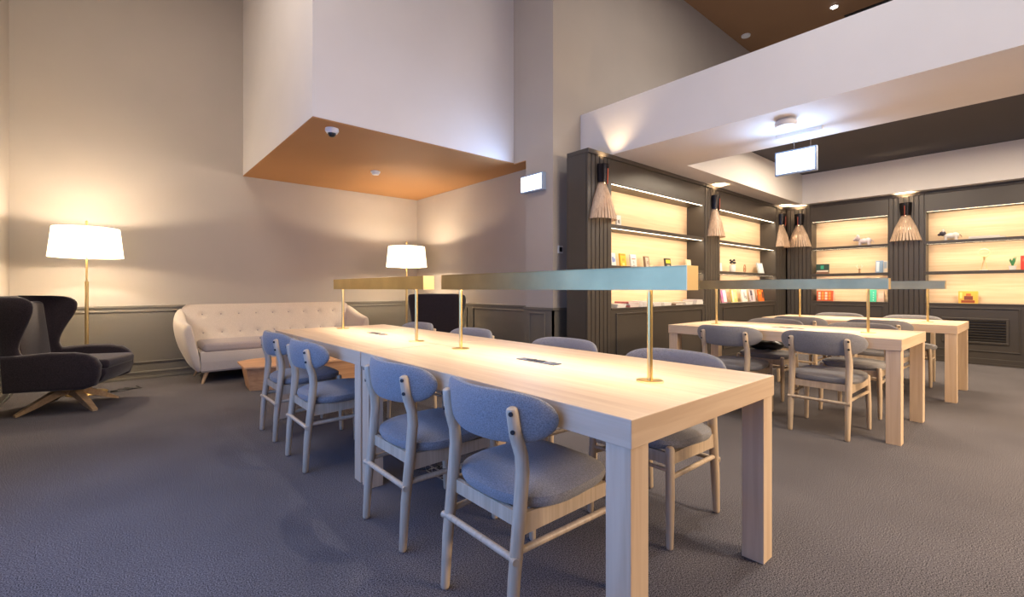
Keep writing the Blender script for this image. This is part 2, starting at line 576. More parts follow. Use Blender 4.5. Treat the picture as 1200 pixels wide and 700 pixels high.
# ------------------------------------------------------------ wall sconces with wooden slats
def sconce_proto():
    t = thing('wall_sconce', '', 'wall lamp', (0, 0, 0), 0, 'slatted wooden wall sconces on the pilasters')
    zt, zb, rt, rb, dt, db = 2.28, 1.865, .045, .195, .03, .14
    n = 15
    th = .010
    for i in range(n):
        a = PI * i / (n - 1)
        ca, sa = math.cos(a), math.sin(a)
        # half cone fanning in front of the wall (local y negative = into the room)
        pt = Vector((rt * ca, -dt * sa - .012, zt))
        pb = Vector((rb * ca, -db * sa - .012, zb))
        pm = pt.lerp(pb, .5) + Vector((.012 * ca, -.014 * sa, .01))
        tang = Vector((-sa * rb, -ca * db, 0)).normalized()
        rings = []
        for p, w in ((pt, .0060), (pm, .0128), (pb, .0145)):
            nrm = tang.cross(Vector((0, 0, 1))).normalized()
            rings.append([p + tang * w + nrm * .0025, p - tang * w + nrm * .0025, p - tang * w - nrm * .0025, p + tang * w - nrm * .0025])
        MB().loft(rings).build('slat', M['slatwood'], t)
    ring = MB()
    for zz, f in ((2.16, .30), (2.00, .68)):
        pts = []
        for i in range(17):
            a = PI * i / 16
            pts.append(((rt + (rb - rt) * f) * math.cos(a) * .97, -(dt + (db - dt) * f) * math.sin(a) * .94 - .012, zz))
        ring.tube(pts, .004, 6)
    ring.build('hoop', M['slatwood'], t, True)
    MB().lathe([(.070, 2.27), (.078, 2.40), (.080, 2.47), (.074, 2.47), (.066, 2.30)], (0, -.012), 14, PI, 2 * PI, True).build('socket_tube', M['blackmetal'], t, True)
    MB().tube([(0, -.088, 2.25), (0, -.094, 2.42)], .006, 8).build('cord', plain('copper_red', (.45, .10, .06), .3, .8), t)
    MB().lathe([(.001, 2.15), (.018, 2.16), (.022, 2.185), (.014, 2.23), (.012, 2.29)], (0, -.04), 12).build('bulb', emit('bulb_glow', (1, .72, .42), 3), t, True)
    return t


sp = sconce_proto()
sc_pos = [((4.10, YF - .006, 0), 0, 'slatted wooden wall sconce nearest the grey column'),
          ((6.72, YF - .006, 0), 0, 'slatted wooden wall sconce between the two left bookcase bays'),
          ((9.30, YF - .006, 0), 0, 'slatted wooden sconce in the corner, the left one of the close pair'),
          ((XE - .006, 3.02, 0), -PI / 2, 'slatted wooden sconce in the corner, the right one of the close pair'),
          ((XE - .006, 1.51, 0), -PI / 2, 'slatted wooden wall sconce between the two bays of the right wall')]
for i, (loc, rz, lb) in enumerate(sc_pos):
    if i == 0:
        sp.location = loc; sp.rotation_euler = (0, 0, rz); sp['label'] = lb
    else:
        dup(sp, lb, loc, rz)
    off = Matrix.Rotation(rz, 3, 'Z') @ Vector((0, -.075, 0))
    lamp_light('sconce_up_glow', 'SPOT', (loc[0] + off.x, loc[1] + off.y, 2.49), 12, WARM, .015, 110, .8, (0, 0, 1))
    lamp_light('sconce_glow', 'POINT', (loc[0] + off.x * .8, loc[1] + off.y * .8, 2.06), 2.0, WARM, .03)


# ------------------------------------------------------------ tables
def table(label, x0, x1, y0, y1, group='oak library tables'):
    cx, cy = (x0 + x1) / 2, (y0 + y1) / 2
    hx, hy = (x1 - x0) / 2, (y1 - y0) / 2
    t = thing('library_table', label, 'table', (cx, cy, 0), 0, group)
    MB().box(-hx, hx, -hy, hy, .668, .75, .0025).build('tabletop', M['oak_y'], t)
    me = t.children[0].data
    me.materials.append(M['oak_x'])
    for p in me.polygons:
        if abs(p.normal.y) > .8: p.material_index = 1
    for sx in (-1, 1):
        for sy in (-1, 1):
            xa, xb = sorted((sx * (hx - .006), sx * (hx - .092)))
            ya, yb = sorted((sy * (hy - .006), sy * (hy - .092)))
            MB().box(xa, xb, ya, yb, 0, .668, .002).build('leg', M['oak_z'], t)
    return t


table('long pale oak library table in the foreground, its near corner facing the camera', 1.072, 2.072, .745, 2.550)
table('pale oak library table butted behind the foreground one, nearest the sofa', 1.072, 2.072, 2.562, 4.36)
table('pale oak library table in the middle row, bag on a chair behind it', 4.19, 5.15, .68, 2.48)
table('pale oak library table in the back row nearest the right bookcases', 6.16, 7.11, .585, 2.36)


def bar_lamp(label, cx, y0, y1, posts, light=True):
    t = thing('brass_bar_lamp', label, 'table lamp', (cx, (y0 + y1) / 2, .75), 0, 'brass bar lamps on the tables')
    h = (y1 - y0) / 2
    # shade: inverted channel
    MB().box(-.040, .040, -h, h, .436, .440).box(-.040, -.037, -h, h, .352, .437).box(.037, .040, -h, h, .352, .437).build('shade', M['brassbar'], t)
    for y0_, y1_ in ((-h - .002, -h), (h, h + .002)): MB().box(-.040, .040, y0_, y1_, .352, .440).build('end_cap', M['brasscap'], t)
    MB().box(-.022, .022, -h + .03, h - .03, .415, .424).build('led_strip', M['led'], t)
    for p in posts:
        yy = p - (y0 + y1) / 2
        MB().tube([(0, yy, .004), (0, yy, .42)], .0105, 14).build('post', M['brass'], t, True)
        MB().lathe([(.001, 0.0), (.052, 0.0), (.052, .003), (.050, .0045), (.001, .0045)], (0, yy), 28).build('base_plate', M['brass'], t, True)
    if light:
        a = area('bar_lamp_led', (cx, (y0 + y1) / 2, .75 + .408), 2 * h - .1, 6.6, (1.0, .87, .70), (0, 0, -1), .05)
        a.rotation_euler = (0, 0, PI / 2)
    return t


bar_lamp('brass bar lamp on the foreground table, longest in the picture', 1.575, .838, 2.44, (1.01, 2.29))
bar_lamp('brass bar lamp on the table nearest the sofa', 1.575, 2.66, 4.26, (2.82, 4.14))
bar_lamp('brass bar lamp on the middle row table', 4.64, .83, 2.37, (.965, 2.21))
bar_lamp('brass bar lamp on the back row table', 6.62, .72, 2.27, (.86, 2.08))


def power_box(label, x, y):
    t = thing('power_box', label, 'socket', (x, y, .75), 0, 'desk power boxes')
    MB().box(-.028, .028, -.13, .13, 0, .0035, .001).build('plate', M['socket'], t)
    for k, m in ((-.075, 'steel'), (-.01, 'black'), (.045, 'black')):
        MB().box(-.018, .018, k - .020, k + .020, .0035, .0065, .001).build('socket', M[m], t)
    return t


power_box('dark power socket box set in the foreground tabletop', 1.585, 1.64)
power_box('dark power socket box set in the tabletop nearest the sofa', 1.60, 3.49)
power_box('dark power socket box set in the middle row tabletop', 4.65, 1.56)


# ------------------------------------------------------------ chairs
def sup(a, n):
    c, s = math.cos(a), math.sin(a)
    return math.copysign(abs(c) ** (2 / n), c), math.copysign(abs(s) ** (2 / n), s)


def make_chair():
    t = thing('dining_chair', '', 'chair', (0, 0, 0), 0, 'grey upholstered chairs at the library tables')
    A = M['ash']
    # seat: soft rounded cushion
    rings = []
    prof = [(.0, .392), (.55, .392), (.86, .398), (.97, .412), (1.0, .428), (.985, .446), (.90, .458), (.70, .467), (.4, .471), (.0, .472)]
    for f, z in prof:
        r = []
        for j in range(40):
            a_ = 2 * PI * j / 40
            c, s = sup(a_, 2.6 if math.cos(a_) < 0 else 4.2)
            wy = .243 - .014 * c
            r.append((.022 + .232 * c * max(f, .01), wy * s * max(f, .01), z + .006 * c * f))
        rings.append(r)
    MB().loft(rings).build('seat', M['grey'], t, True)
    # backrest: curved pad, ends wrap forward
    rings = []
    N = 26
    for i in range(N + 1):
        u = -1 + 2 * i / N
        y = .287 * math.sin(u * PI / 2)
        q = abs(y) / .287
        h = .088 * max(1 - q ** 4.4, 0.0004) ** .5
        th = .025 * max(1 - q ** 5, .004) ** .5
        x0 = -.233 + 1.30 * y * y
        zc = .697 + .006 * q * q
        ang = math.atan(2 * 1.30 * y)
        r = []
        for j in range(20):
            c, s = sup(2 * PI * j / 20, 2.4)
            dz = h * s
            dx = th * c - .10 * dz
            r.append((x0 + dx * math.cos(ang), y - dx * math.sin(ang), zc + dz))
        rings.append(r)
    MB().loft(rings).build('backrest', M['grey'], t, True)
    for s in (-1, 1):
        y = .187 * s
        o = MB().tube([(-.235, y, 0), (-.222, y, .20), (-.197, y, .42), (-.187, y, .53), (-.192, y, .585), (-.213, y * .985, .65), (-.229, y * .975, .740)],
                      [.0165, .0205, .0225, .0230, .0220, .0212, .0195], 14, True).build('rear_leg', A, t, True)
        for z in (.665, .722):
            xx = -.2145 - (z - .665) * .14
            dn = Vector((-.86, .51 * s, 0))
            c0 = Vector((xx - .003, y * .985, z))
            MB().tube([c0 + dn * .012, c0 + dn * .0222], .0075, 10).build('bolt', M['black'], o)
        MB().tube([(.238, .217 * s, 0), (.232, .215 * s, .2), (.222, .208 * s, .432)], [.0150, .0185, .0195], 14, True).build('front_leg', A, t, True)
        # side rail and stretcher
        p = [(-.19, .187 * s), (.222, .208 * s)]
        m = MB()
        rr = []
        for (x, yy), z0 in zip(p, (.335, .355)):
            rr.append([(x, yy - .010, z0), (x, yy + .010, z0), (x, yy + .010, .402), (x, yy - .010, .402)])
        m.loft(rr).build('side_rail', A, t)
        MB().tube([(-.222, .187 * s, .285), (.228, .213 * s, .300)], .0118, 10).build('side_stretcher', A, t, True)
    MB().box(.206, .226, -.205, .205, .350, .402).build('front_rail', A, t)
    MB().tube([(-.224, -.190, .268), (-.224, .190, .268)], .0118, 10).tube([(-.232, -.207, .268), (-.224, -.18, .268)], .0118, 10).tube([(-.224, .18, .268), (-.232, .207, .268)], .0118, 10).build('rear_stretcher', A, t, True)
    MB().tube([(.228, -.213, .33), (.228, .213, .33)], .0085, 10).build('front_stretcher', A, t, True)
    MB().box(-.200, -.182, -.187, .187, .352, .400).build('rear_rail', A, t)
    return t


ch = make_chair()
chairs = [
    (1.170, 1.275, 0, 'nearest grey-blue chair in front of the long table, its back to the camera'),
    (1.166, 1.968, 0, 'blue-lit chair second from the camera along the front of the long table'),
    (1.122, 3.113, 0, 'blue-lit chair third from the camera, just past the joint of the two tables'),
    (1.132, 3.85, 0, 'farthest chair along the front of the long table, nearest the sofa'),
    (2.035, 1.27, PI, 'chair behind the foreground table at its near end, legs seen under the tabletop'),
    (2.035, 2.03, PI, 'chair behind the foreground table, top of its back seen beyond the power box'),
    (2.035, 3.04, PI, ''),
    (2.035, 3.90, PI, 'chair behind the far end of the long table, below the dark wing armchair'),
    (4.27, 1.148, 0, 'grey chair in front of the middle table at its near end, back to the camera'),
    (4.27, 1.862, 0, 'grey chair in front of the middle table at its far end, back to the camera'),
    (5.155, 1.158, PI, 'grey chair behind the middle table at its near end, facing the camera'),
    (5.22, 1.93, PI, 'grey chair behind the middle table with a black bag on its seat'),
    (6.24, 1.185, 0, 'chair in front of the back row table at its near end, half hidden'),
    (6.24, 1.925, 0, 'chair in front of the back row table at its far end, half hidden'),
    (7.17, 1.095, PI, 'chair behind the back row table at its near end, by the right bookcases'),
    (7.17, 1.84, PI, 'chair behind the back row table at its far end, by the right bookcases'),
]
chairs[6] = chairs[6][:3] + ('chair behind the long table just right of the dark wing armchair',)
for i, (x, y, rz, lb) in enumerate(chairs):
    if i == 0:
        ch.location = (x, y, 0); ch.rotation_euler = (0, 0, rz); ch['label'] = lb
    else:
        dup(ch, lb, (x, y, 0), rz + random.uniform(-.012, .012))

# black bag on the chair behind the middle table
rings = []
for i in range(13):
    u = -1 + i / 6
    r = []
    for j in range(16):
        c, s = sup(2 * PI * j / 16, 2.3)
        w = math.sqrt(max(1 - abs(u) ** 3, .003))
        r.append((.12 * c * w, .17 * u, .055 + (.052 * s * w) * (1 + .15 * math.sin(5 * u + 2 * c))))
    rings.append(r)
bag = thing('handbag', 'black leather bag lying on the seat of a chair behind the middle table', 'bag', (5.15, 1.93, .474))
MB().loft(rings).build('bag_body', plain('black_leather', (.012, .012, .014), .32), bag, True)
MB().tube([(-.05, -.10, .10), (-.07, -.05, .125), (-.07, .05, .125), (-.05, .11, .095)], .006, 8).build('bag_handle', M['black'], bag, True)


# ------------------------------------------------------------ floor lamps
def floor_lamp(label, x, y, zs=0):
    t = thing('floor_lamp', label, 'floor lamp', (x, y, 0), 0, 'white shaded brass floor lamps')
    MB().lathe([(.001, 0), (.17, 0), (.172, .008), (.165, .016), (.03, .022), (.001, .022)], n=40).build('base', M['brass'], t, True)
    MB().tube([(0, 0, .02), (0, 0, 1.17)], .0155, 14).build('lower_pole', M['brass'], t, True)
    MB().tube([(0, 0, 1.165), (0, 0, 1.80)], .0085, 12).tube([(0, 0, 1.165), (0, 0, 1.18)], .018, 12).build('upper_pole', M['brass'], t, True)
    b, tp, z0, z1 = .303, .272, 1.437, 1.745
    MB().lathe([(b, z0), (tp, z1), (tp - .004, z1), (b - .004, z0), (b, z0)], n=56, cap=False).build('shade', M['shade'], t, True)
    MB().tube([(-tp + .004, 0, z1 - .03), (tp - .004, 0, z1 - .03)], .003, 6).tube([(0, -tp + .004, z1 - .03), (0, tp - .004, z1 - .03)], .003, 6).build('shade_ring', M['brass'], t, True)
    MB().lathe([(.001, 1.795), (.012, 1.80), (.013, 1.812), (.006, 1.825), (.001, 1.83)], n=14).build('finial', M['brass'], t, True)
    for k in (0, 1):
        sx = -.07 if k else .07
        MB().lathe([(.001, 1.52), (.025, 1.535), (.032, 1.56), (.022, 1.60), (.014, 1.635), (.001, 1.64)], (sx, 0), 14).build('bulb', emit('bulb_warm', (1, .8, .5), 12), t, True)
        MB().tube([(0, 0, 1.66), (sx, 0, 1.655), (sx, 0, 1.635)], .007, 8).build('bulb_arm', M['brass'], t, True)
    lamp_light('floor_lamp_glow', 'POINT', (x, y - .005, 1.50), 20, (1.0, .84, .65), .03)
    lamp_light('floor_lamp_glow', 'POINT', (x, y + .005, 1.68), 38, (1.0, .84, .65), .03)
    return t


floor_lamp('brass floor lamp with a white drum shade behind the dark wing armchair at the left', -.19, 6.65)
floor_lamp('brass floor lamp with a white drum shade in the alcove corner right of the sofa', 3.42, 6.42)


# ------------------------------------------------------------ wing armchairs
def make_armchair(leg_turn=0.0):
    t = thing('wing_armchair', '', 'armchair', (0, 0, 0), 0, 'dark wing armchairs on wooden swivel feet')
    P = M['plum']
    # (z, back x, wing front x, half width, wing thickness)
    prof = [(.215, -.34, .24, .335, .07), (.32, -.36, .16, .348, .07), (.46, -.375, -.12, .342, .065), (.55, -.385, -.215, .325, .06), (.62, -.395, -.215, .318, .055),
            (.72, -.41, -.175, .328, .055), (.82, -.43, -.125, .350, .06), (.91, -.445, -.085, .368, .06), (.98, -.455, -.085, .372, .06), (1.02, -.460, -.13, .362, .055), (1.045, -.463, -.22, .342, .05)]
    n = 33
    rings = []
    for z, xb, xf, w, th in prof:
        o_, i_ = [], []
        for j in range(n):
            u = -1 + 2 * j / (n - 1)
            c, s = sup(u * PI / 2, 4.6)
            o_.append((xf - (xf - xb) * c, w * s, z))
            i_.append((xf - .010 - (xf - .010 - xb - .085) * c, (w - th) * s, z))
        rings.append(o_ + i_[::-1])
    MB().loft(rings).build('back_shell', P, t, True, 1)
    MB().box(-.36, -.27, -.235, .235, .44, .99, .04, 4, rot=Matrix.Rotation(math.radians(-7), 3, 'Y')).build('back_cushion', P, t, True)
    arm = [(-.30, .215), (.25, .215), (.335, .245), (.362, .33), (.368, .42), (.335, .485), (.28, .525), (.18, .545), (.0, .550), (-.18, .535), (-.32, .53)]
    for s in (-1, 1):
        a, b = sorted((s * .275, s * .368))
        MB().prism(arm, 'y', a, b, .034, 4).build('arm', P, t, True)
    MB().prism([(-.32, .220), (.25, .220), (.355, .275), (.388, .34), (.38, .385), (-.32, .385)], 'y', -.28, .28, .02, 2).build('seat_base', P, t, True)
    MB().box(-.30, .400, -.272, .272, .375, .465, .034, 4).build('seat_cushion', P, t, True)
    MB().lathe([(.001, .13), (.06, .135), (.075, .16), (.08, .205), (.001, .205)], n=20).build('swivel_hub', M['legwood'], t, True)
    for k in range(4):
        a = math.radians(45 + 90 * k) + leg_turn
        d = Vector((math.cos(a), math.sin(a), 0))
        w = Vector((-d.y, d.x, 0))
        rings = []
        for r, zt, zb, hw in ((.0, .20, .13, .034), (.10, .185, .115, .033), (.26, .095, .042, .027), (.375, .024, .0, .021), (.385, .018, .0, .020)):
            c = d * r
            rings.append([tuple(c + w * hw + Vector((0, 0, zt))), tuple(c - w * hw + Vector((0, 0, zt))), tuple(c - w * hw + Vector((0, 0, zb))), tuple(c + w * hw + Vector((0, 0, zb)))])
        MB().loft(rings).build('leg', M['legwood'], t)
    return t


ac = make_armchair(math.radians(5))
ac.location = (-.285, 5.99, 0); ac.rotation_euler = (0, 0, math.radians(-22))
ac['label'] = 'dark wing armchair at the left edge on splayed wooden feet, seen from its side'
dup(ac, 'dark wing armchair right of the sofa, seen from behind beyond the long table', (3.40, 5.42, 0), math.radians(46))


# ------------------------------------------------------------ sofa
def make_sofa():
    X0, X1 = .62, 2.82
    cx = (X0 + X1) / 2
    t = thing('sofa', 'cream button-tufted three-seat sofa with tapered wooden legs against the back wall', 'sofa', (cx, 6.80, 0))
    C = M['cream']
    # backrest front surface with dimples at the buttons
    btn = [(-.83 + .2075 * k, .775) for k in range(9)] + [(-.83 + .2075 * k, .545) for k in range(9)]
    NX, NZ = 120, 34

    def halfw(z):
        f = (z - .30) / .6
        return .95 + .098 * math.sin(min(1, max(0, f)) * PI * .55)

    def surf(u, v):
        z = .33 + .575 * v
        hw = halfw(z) * (1.0 if v < .90 else 1 - .045 * ((v - .90) / .10) ** 2)
        x = u * hw
        y = .14 + .20 * v ** 1.1
        d = 0
        for bx_, bz in btn:
            r2 = ((x - bx_) ** 2 + (z - bz) ** 2)
            d += .022 * math.exp(-r2 / .0009) + .010 * math.exp(-r2 / .006)
        edge = (1 - abs(u) ** 10) * (1 - v ** 8)
        y += d - .05 * (edge - 1) * 0 + .06 * (1 - edge)
        y -= .10 * abs(u) ** 6
        return (x, y, z)
    mb = MB()
    g = [[mb.bm.verts.new(surf(-1 + 2 * i / NX, j / NZ)) for i in range(NX + 1)] for j in range(NZ + 1)]
    gb = [[mb.bm.verts.new((surf(-1 + 2 * i / NX, j / NZ)[0] * .99, .30 + .13 * j / NZ - .10 * abs(-1 + 2 * i / NX) ** 6, .33 + .555 * j / NZ)) for i in range(NX + 1)] for j in range(NZ + 1)]
    F = mb.bm.faces.new
    for G, fl in ((g, 0), (gb, 1)):
        for j in range(NZ):
            for i in range(NX):
                q = (G[j][i], G[j][i + 1], G[j + 1][i + 1], G[j + 1][i])
                F(q[::-1] if fl else q)
    for i in range(NX):
        F((g[NZ][i], g[NZ][i + 1], gb[NZ][i + 1], gb[NZ][i]))
        F((g[0][i + 1], g[0][i], gb[0][i], gb[0][i + 1]))
    for j in range(NZ):
        F((g[j + 1][0], g[j][0], gb[j][0], gb[j + 1][0])[::-1])
        F((g[j][NX], g[j + 1][NX], gb[j + 1][NX], gb[j][NX])[::-1])
    bmesh.ops.recalc_face_normals(mb.bm, faces=mb.bm.faces[:])
    back = mb.build('backrest', C, t, True)
    for p in back.data.polygons: p.use_smooth = True
    for k, (bx_, bz) in enumerate(btn):
        v = (bz - .33) / .575
        hw = halfw(bz)
        p = surf(bx_ / hw, v)
        r = []
        o = MB().lathe([(.001, .006), (.007, .005), (.010, .001), (.010, -.003), (.001, -.004)], n=10)
        bmesh.ops.rotate(o.bm, verts=o.bm.verts[:], cent=(0, 0, 0), matrix=Matrix.Rotation(PI / 2, 3, 'X'))
        bmesh.ops.translate(o.bm, verts=o.bm.verts[:], vec=(p[0], p[1] - .003, p[2]))
        o.build('button', M['cushion'], back, True)
    # arms: flared tulip panels that rise towards the back
    for s in (-1, 1):
        rings = []
        for (y, bul, zt, sh) in ((-.415, .00, .690, .014), (-.408, .004, .698, .003), (-.30, .035, .705, 0), (-.10, .065, .72, 0), (.10, .065, .76, 0), (.25, .04, .83, 0), (.33, .01, .86, .01), (.36, -.02, .86, .03)):
            # outer side going up, over the top, down the inner side
            zz = [.135, .22, .34, .46, .56, .63]
            xo = [.965, 1.000, 1.040, 1.070, 1.088, 1.092]
            k = (zt - .05) / .65
            outl = [(x_ + bul * min(1, max(0, (z_ - .1) / .3)) - sh, z_ * (k if z_ > .3 else 1)) for x_, z_ in zip(xo, zz)]
            outl += [(1.082 + bul - sh, zt - .018), (1.062 + bul - sh * .5, zt), (1.036 + bul * .5 + sh * .5, zt), (1.012 + bul * .2 + sh, zt - .018)]
            outl += [(1.002 + sh, zt - .07), (.980 + sh, .50), (.958 + sh, .40), (.94, .30), (.925, .135)]
            rings.append([(s * px, y, pz) for px, pz in outl])
        MB().loft(rings).build('arm', C, t, True, 1)
    # seat rail / base
    rings = []
    for z, hw, y0, y1 in ((.13, .915, -.37, .30), (.15, .93, -.385, .31), (.25, .93, -.395, .33), (.36, .935, -.395, .34), (.375, .92, -.38, .33)):
        rings.append([(-hw, y0, z), (hw, y0, z), (hw, y1, z), (-hw, y1, z)])
    MB().loft(rings).build('seat_rail', C, t)
    MB().box(-.905, .905, -.405, .22, .362, .468, .035, 4).build('seat_cushion', M['cushion'], t, True)
    for sx in (-1, 1):
        for y, dy in ((-.33, -.045), (.26, .03)):
            MB().tube([(sx * .86, y, .145), (sx * .915, y + dy, 0)], [.024, .013], 14).build('leg', M['legwood'], t, True)
    return t


make_sofa()

# ------------------------------------------------------------ coffee table
ct = thing('coffee_table', 'low reddish wood coffee table with clipped corners in front of the sofa', 'coffee table', (1.9, 5.85, 0))
top = [(-.83, -.27), (-.52, -.39), (.62, -.39), (.80, -.25), (.80, .22), (.62, .36), (-.62, .36), (-.80, .24)]
MB().prism(top, 'z', .250, .272, .003, 1).build('tabletop', M['tablewood'], ct)
rings = []
for z, f in ((0.0, .07), (.249, .03)):
    rings.append([(x - math.copysign(f, x), y - math.copysign(f, y), z) for x, y in top])
MB().loft(rings).build('base', M['tablewood'], ct)

# ------------------------------------------------------------ cables, tray
tr = thing('cable_tray', 'thin wire cable tray with loose leads on the carpet under the long table', 'cable tray', (1.50, 2.20, 0))
m = MB()
for x in (-.06, 0, .06): m.tube([(x, -.26, .012), (x, .26, .012)], .003, 6)
for x in (-.07, .07): m.tube([(x, -.26, .06), (x, .26, .06)], .003, 6)
for k in range(8):
    y = -.26 + .52 * k / 7
    m.tube([(-.07, y, .06), (-.06, y, .012), (.06, y, .012), (.07, y, .06)], .0025, 6)
m.build('wire_basket', M['steel'], tr, True)
m = MB()
m.tube([(-.05, .25, .02), (-.10, .33, .008), (-.02, .42, .008), (.06, .38, .008), (.02, .28, .03)], .005, 8)
m.tube([(.02, .24, .02), (.05, .36, .008), (-.06, .45, .008), (-.14, .38, .008)], .005, 8)
m.build('cable', M['black'], tr, True)
cb = MB()
cb.tube([(-.02, 6.55, .008), (.05, 6.50, .008), (.14, 6.53, .008), (.20, 6.62, .008), (.12, 6.70, .008), (.06, 6.64, .012), (.16, 6.58, .008), (.26, 6.60, .008), (.22, 6.75, .008)], .0045, 8)
cb.box(.00, .06, 6.53, 6.56, .0, .022, .004)
tag(cb.build('lamp_cable', M['black'], None, True), 'black lead with inline switch coiled on the carpet beside the left floor lamp', 'cable')


# ------------------------------------------------------------ signs, detectors, thermostat
sg = thing('lit_sign', 'lit blue-white sign box fixed on the grey column', 'sign', (XC, 4.0, 2.35))
MB().box(-.060, -.0, -.19, .19, -.10, .105, .004).build('housing', M['signframe'], sg)
MB().box(-.063, -.060, -.172, .172, -.083, .088).build('sign_panel', M['sign'], sg)
area('sign_glow', (XC - .08, 4.0, 2.35), .34, 9, (.30, .52, 1.0), (-1, 0, 0.2), .17)
hs = thing('hanging_sign', 'lit blue-white sign hanging on two wires below the lowered ceiling', 'sign', (5.0, 1.60, ZL))
MB().box(-.02, .02, -.22, .18, -.030, 0, .004).build('ceiling_plate', M['whiteplastic'], hs)
for y in (-.12, .02):
    MB().tube([(0, y, -.025), (0, y, -.175)], .0015, 6).build('wire', M['steel'], hs)
MB().box(-.022, .022, -.175, .185, -.405, -.17, .004).build('housing', M['signframe'], hs)
MB().box(-.025, -.022, -.160, .170, -.388, -.187).build('sign_panel', M['sign'], hs)
MB().box(.022, .025, -.160, .170, -.388, -.187).build('sign_panel', M['sign'], hs)
area('sign_glow', (4.96, 1.60, 2.33), .33, 7, (.36, .60, 1.0), (-1, 0, 0.4), .2)
area('sign_glow', (5.04, 1.60, 2.33), .33, 6, (.36, .60, 1.0), (1, 0, 0.4), .2)
sm = thing('smoke_detector', 'white round smoke detector on the lowered ceiling above the hanging sign', 'smoke detector', (4.58, 1.55, ZL))
MB().lathe([(.001, 0), (.075, 0), (.075, -.018), (.001, -.018)], n=28).build('mount', M['steel'], sm, True)
MB().lathe([(.001, -.018), (.088, -.018), (.090, -.045), (.078, -.062), (.001, -.066)], n=28).build('detector_body', M['whiteplastic'], sm, True)
dc = thing('dome_camera', 'white dome camera under the brown soffit of the box', 'camera', (1.632, 4.573, ZS))
MB().lathe([(.001, 0), (.062, 0), (.064, -.022), (.050, -.045), (.001, -.047)], n=28).build('camera_body', M['whiteplastic'], dc, True)
MB().lathe([(.038, -.043), (.036, -.062), (.024, -.076), (.001, -.082)], n=24).build('dome', plain('smoked_glass', (.02, .02, .022), .08), dc, True)
sd = thing('smoke_detector', 'small white round detector under the brown soffit, nearer the alcove corner', 'smoke detector', (2.664, 5.86, ZS))
MB().lathe([(.001, 0), (.062, 0), (.060, -.02), (.001, -.021)], n=28).build('mount', M['whiteplastic'], sd, True)
MB().lathe([(.001, -.02), (.052, -.02), (.044, -.044), (.001, -.050)], n=28).build('detector_body', M['whiteplastic'], sd, True)
th = thing('thermostat', 'small white square thermostat with a dark display beside the bookcases', 'thermostat', (3.925, YN, 1.558))
MB().box(-.040, .040, -.014, 0, -.045, .045, .004).build('frame', M['whiteplastic'], th)
MB().box(-.024, .024, -.016, -.014, -.026, .026).build('display', M['black'], th)
dl = thing('ceiling_downlight', 'bright recessed downlight in the high brown ceiling', 'ceiling light', (8.65, 2.235, ZC))
MB().lathe([(.001, 0), (.062, 0), (.062, -.006), (.045, -.008), (.001, -.008)], n=24).build('ring', M['whiteplastic'], dl, True)
MB().lathe([(.001, -.008), (.040, -.008), (.036, -.014), (.001, -.015)], n=20).build('lens', M['downlight'], dl, True)
cs = thing('ceiling_sensor', 'tiny white round sensor in the high brown ceiling', 'sensor', (8.45, 3.50, ZC))
MB().lathe([(.001, 0), (.075, 0), (.072, -.022), (.001, -.028)], n=20).build('sensor_body', M['whiteplastic'], cs, True)
cv = thing('ceiling_vent', 'black slatted air vent in the high brown ceiling at the top edge', 'vent', (9.30, 1.85, ZC))
MB().box(-.25, .25, -.65, .35, -.010, 0).build('vent_frame', M['black'], cv)
for k in range(12):
    MB().box(-.24, .24, -.62 + .08 * k, -.60 + .08 * k, -.030, -.010).build('slat', M['vent'], cv)


# ------------------------------------------------------------ things on the shelves
def pm(name, col, rough=.55, metal=0.0):
    if name not in M: M[name] = plain(name, col, rough, metal)
    return M[name]


def frame_to(side, u, v, z):
    """side 'N': u is world x, v depth; side 'E': u is world y"""
    # u is read on the bookcase front plane, the thing stands v behind it
    return ((u * (YF + v) / YF, YF + v, z), 0) if side == 'N' else ((XE + v, u * (XE + v) / XE, z), -PI / 2)


def book(label, side, u, z, w, h, col, deco=None, tilt=.12, v=.13, th=.022, group='books standing on the shelves', cat='book', name='book', rz=0.0):
    loc, r = frame_to(side, u, v, z)
    t = thing(name, label, cat, loc, r + rz, group)
    R = Matrix.Rotation(-tilt, 3, 'X')
    h *= 1.08
    c = pm('cover_%d_%d_%d' % tuple(int(x * 99) for x in col), col)

    def leaf(x0, x1, y0, y1, z0, z1, nm, mat):
        mb = MB().box(x0, x1, y0, y1, z0, z1)
        for vv in mb.bm.verts: vv.co = R @ vv.co
        mb.build(nm, mat, t)
    leaf(-w / 2, w / 2, 0, .003, 0, h, 'front_cover', c)
    leaf(-w / 2, w / 2, th - .003, th, 0, h, 'back_cover', c)
    leaf(-w / 2, -w / 2 + .003, .003, th - .003, 0, h, 'spine', c)
    leaf(-w / 2 + .003, w / 2 - .004, .003, th - .003, .003, h - .004, 'pages', pm('paper', (.75, .72, .66), .8))
    for q in deco or []:
        x0, x1, z0, z1, cc = q
        leaf(-w / 2 + w * x0, -w / 2 + w * x1, -.0012, 0, h * z0, h * z1, 'cover_print', pm('print_%d_%d_%d' % tuple(int(x * 99) for x in cc), cc))
    return t


WH = (.74, .74, .74); DK = (.05, .05, .06)
S1, S2, CT = SH[0], SH[1], .885
# left bay, upper shelf
book('small white boxed book alone on the upper shelf of the left bay', 'N', 4.44, S1, .085, .135, WH, [(.25, .45, .35, .6, DK), (.5, .7, .3, .65, (.3, .3, .32))], .05, cat='book')
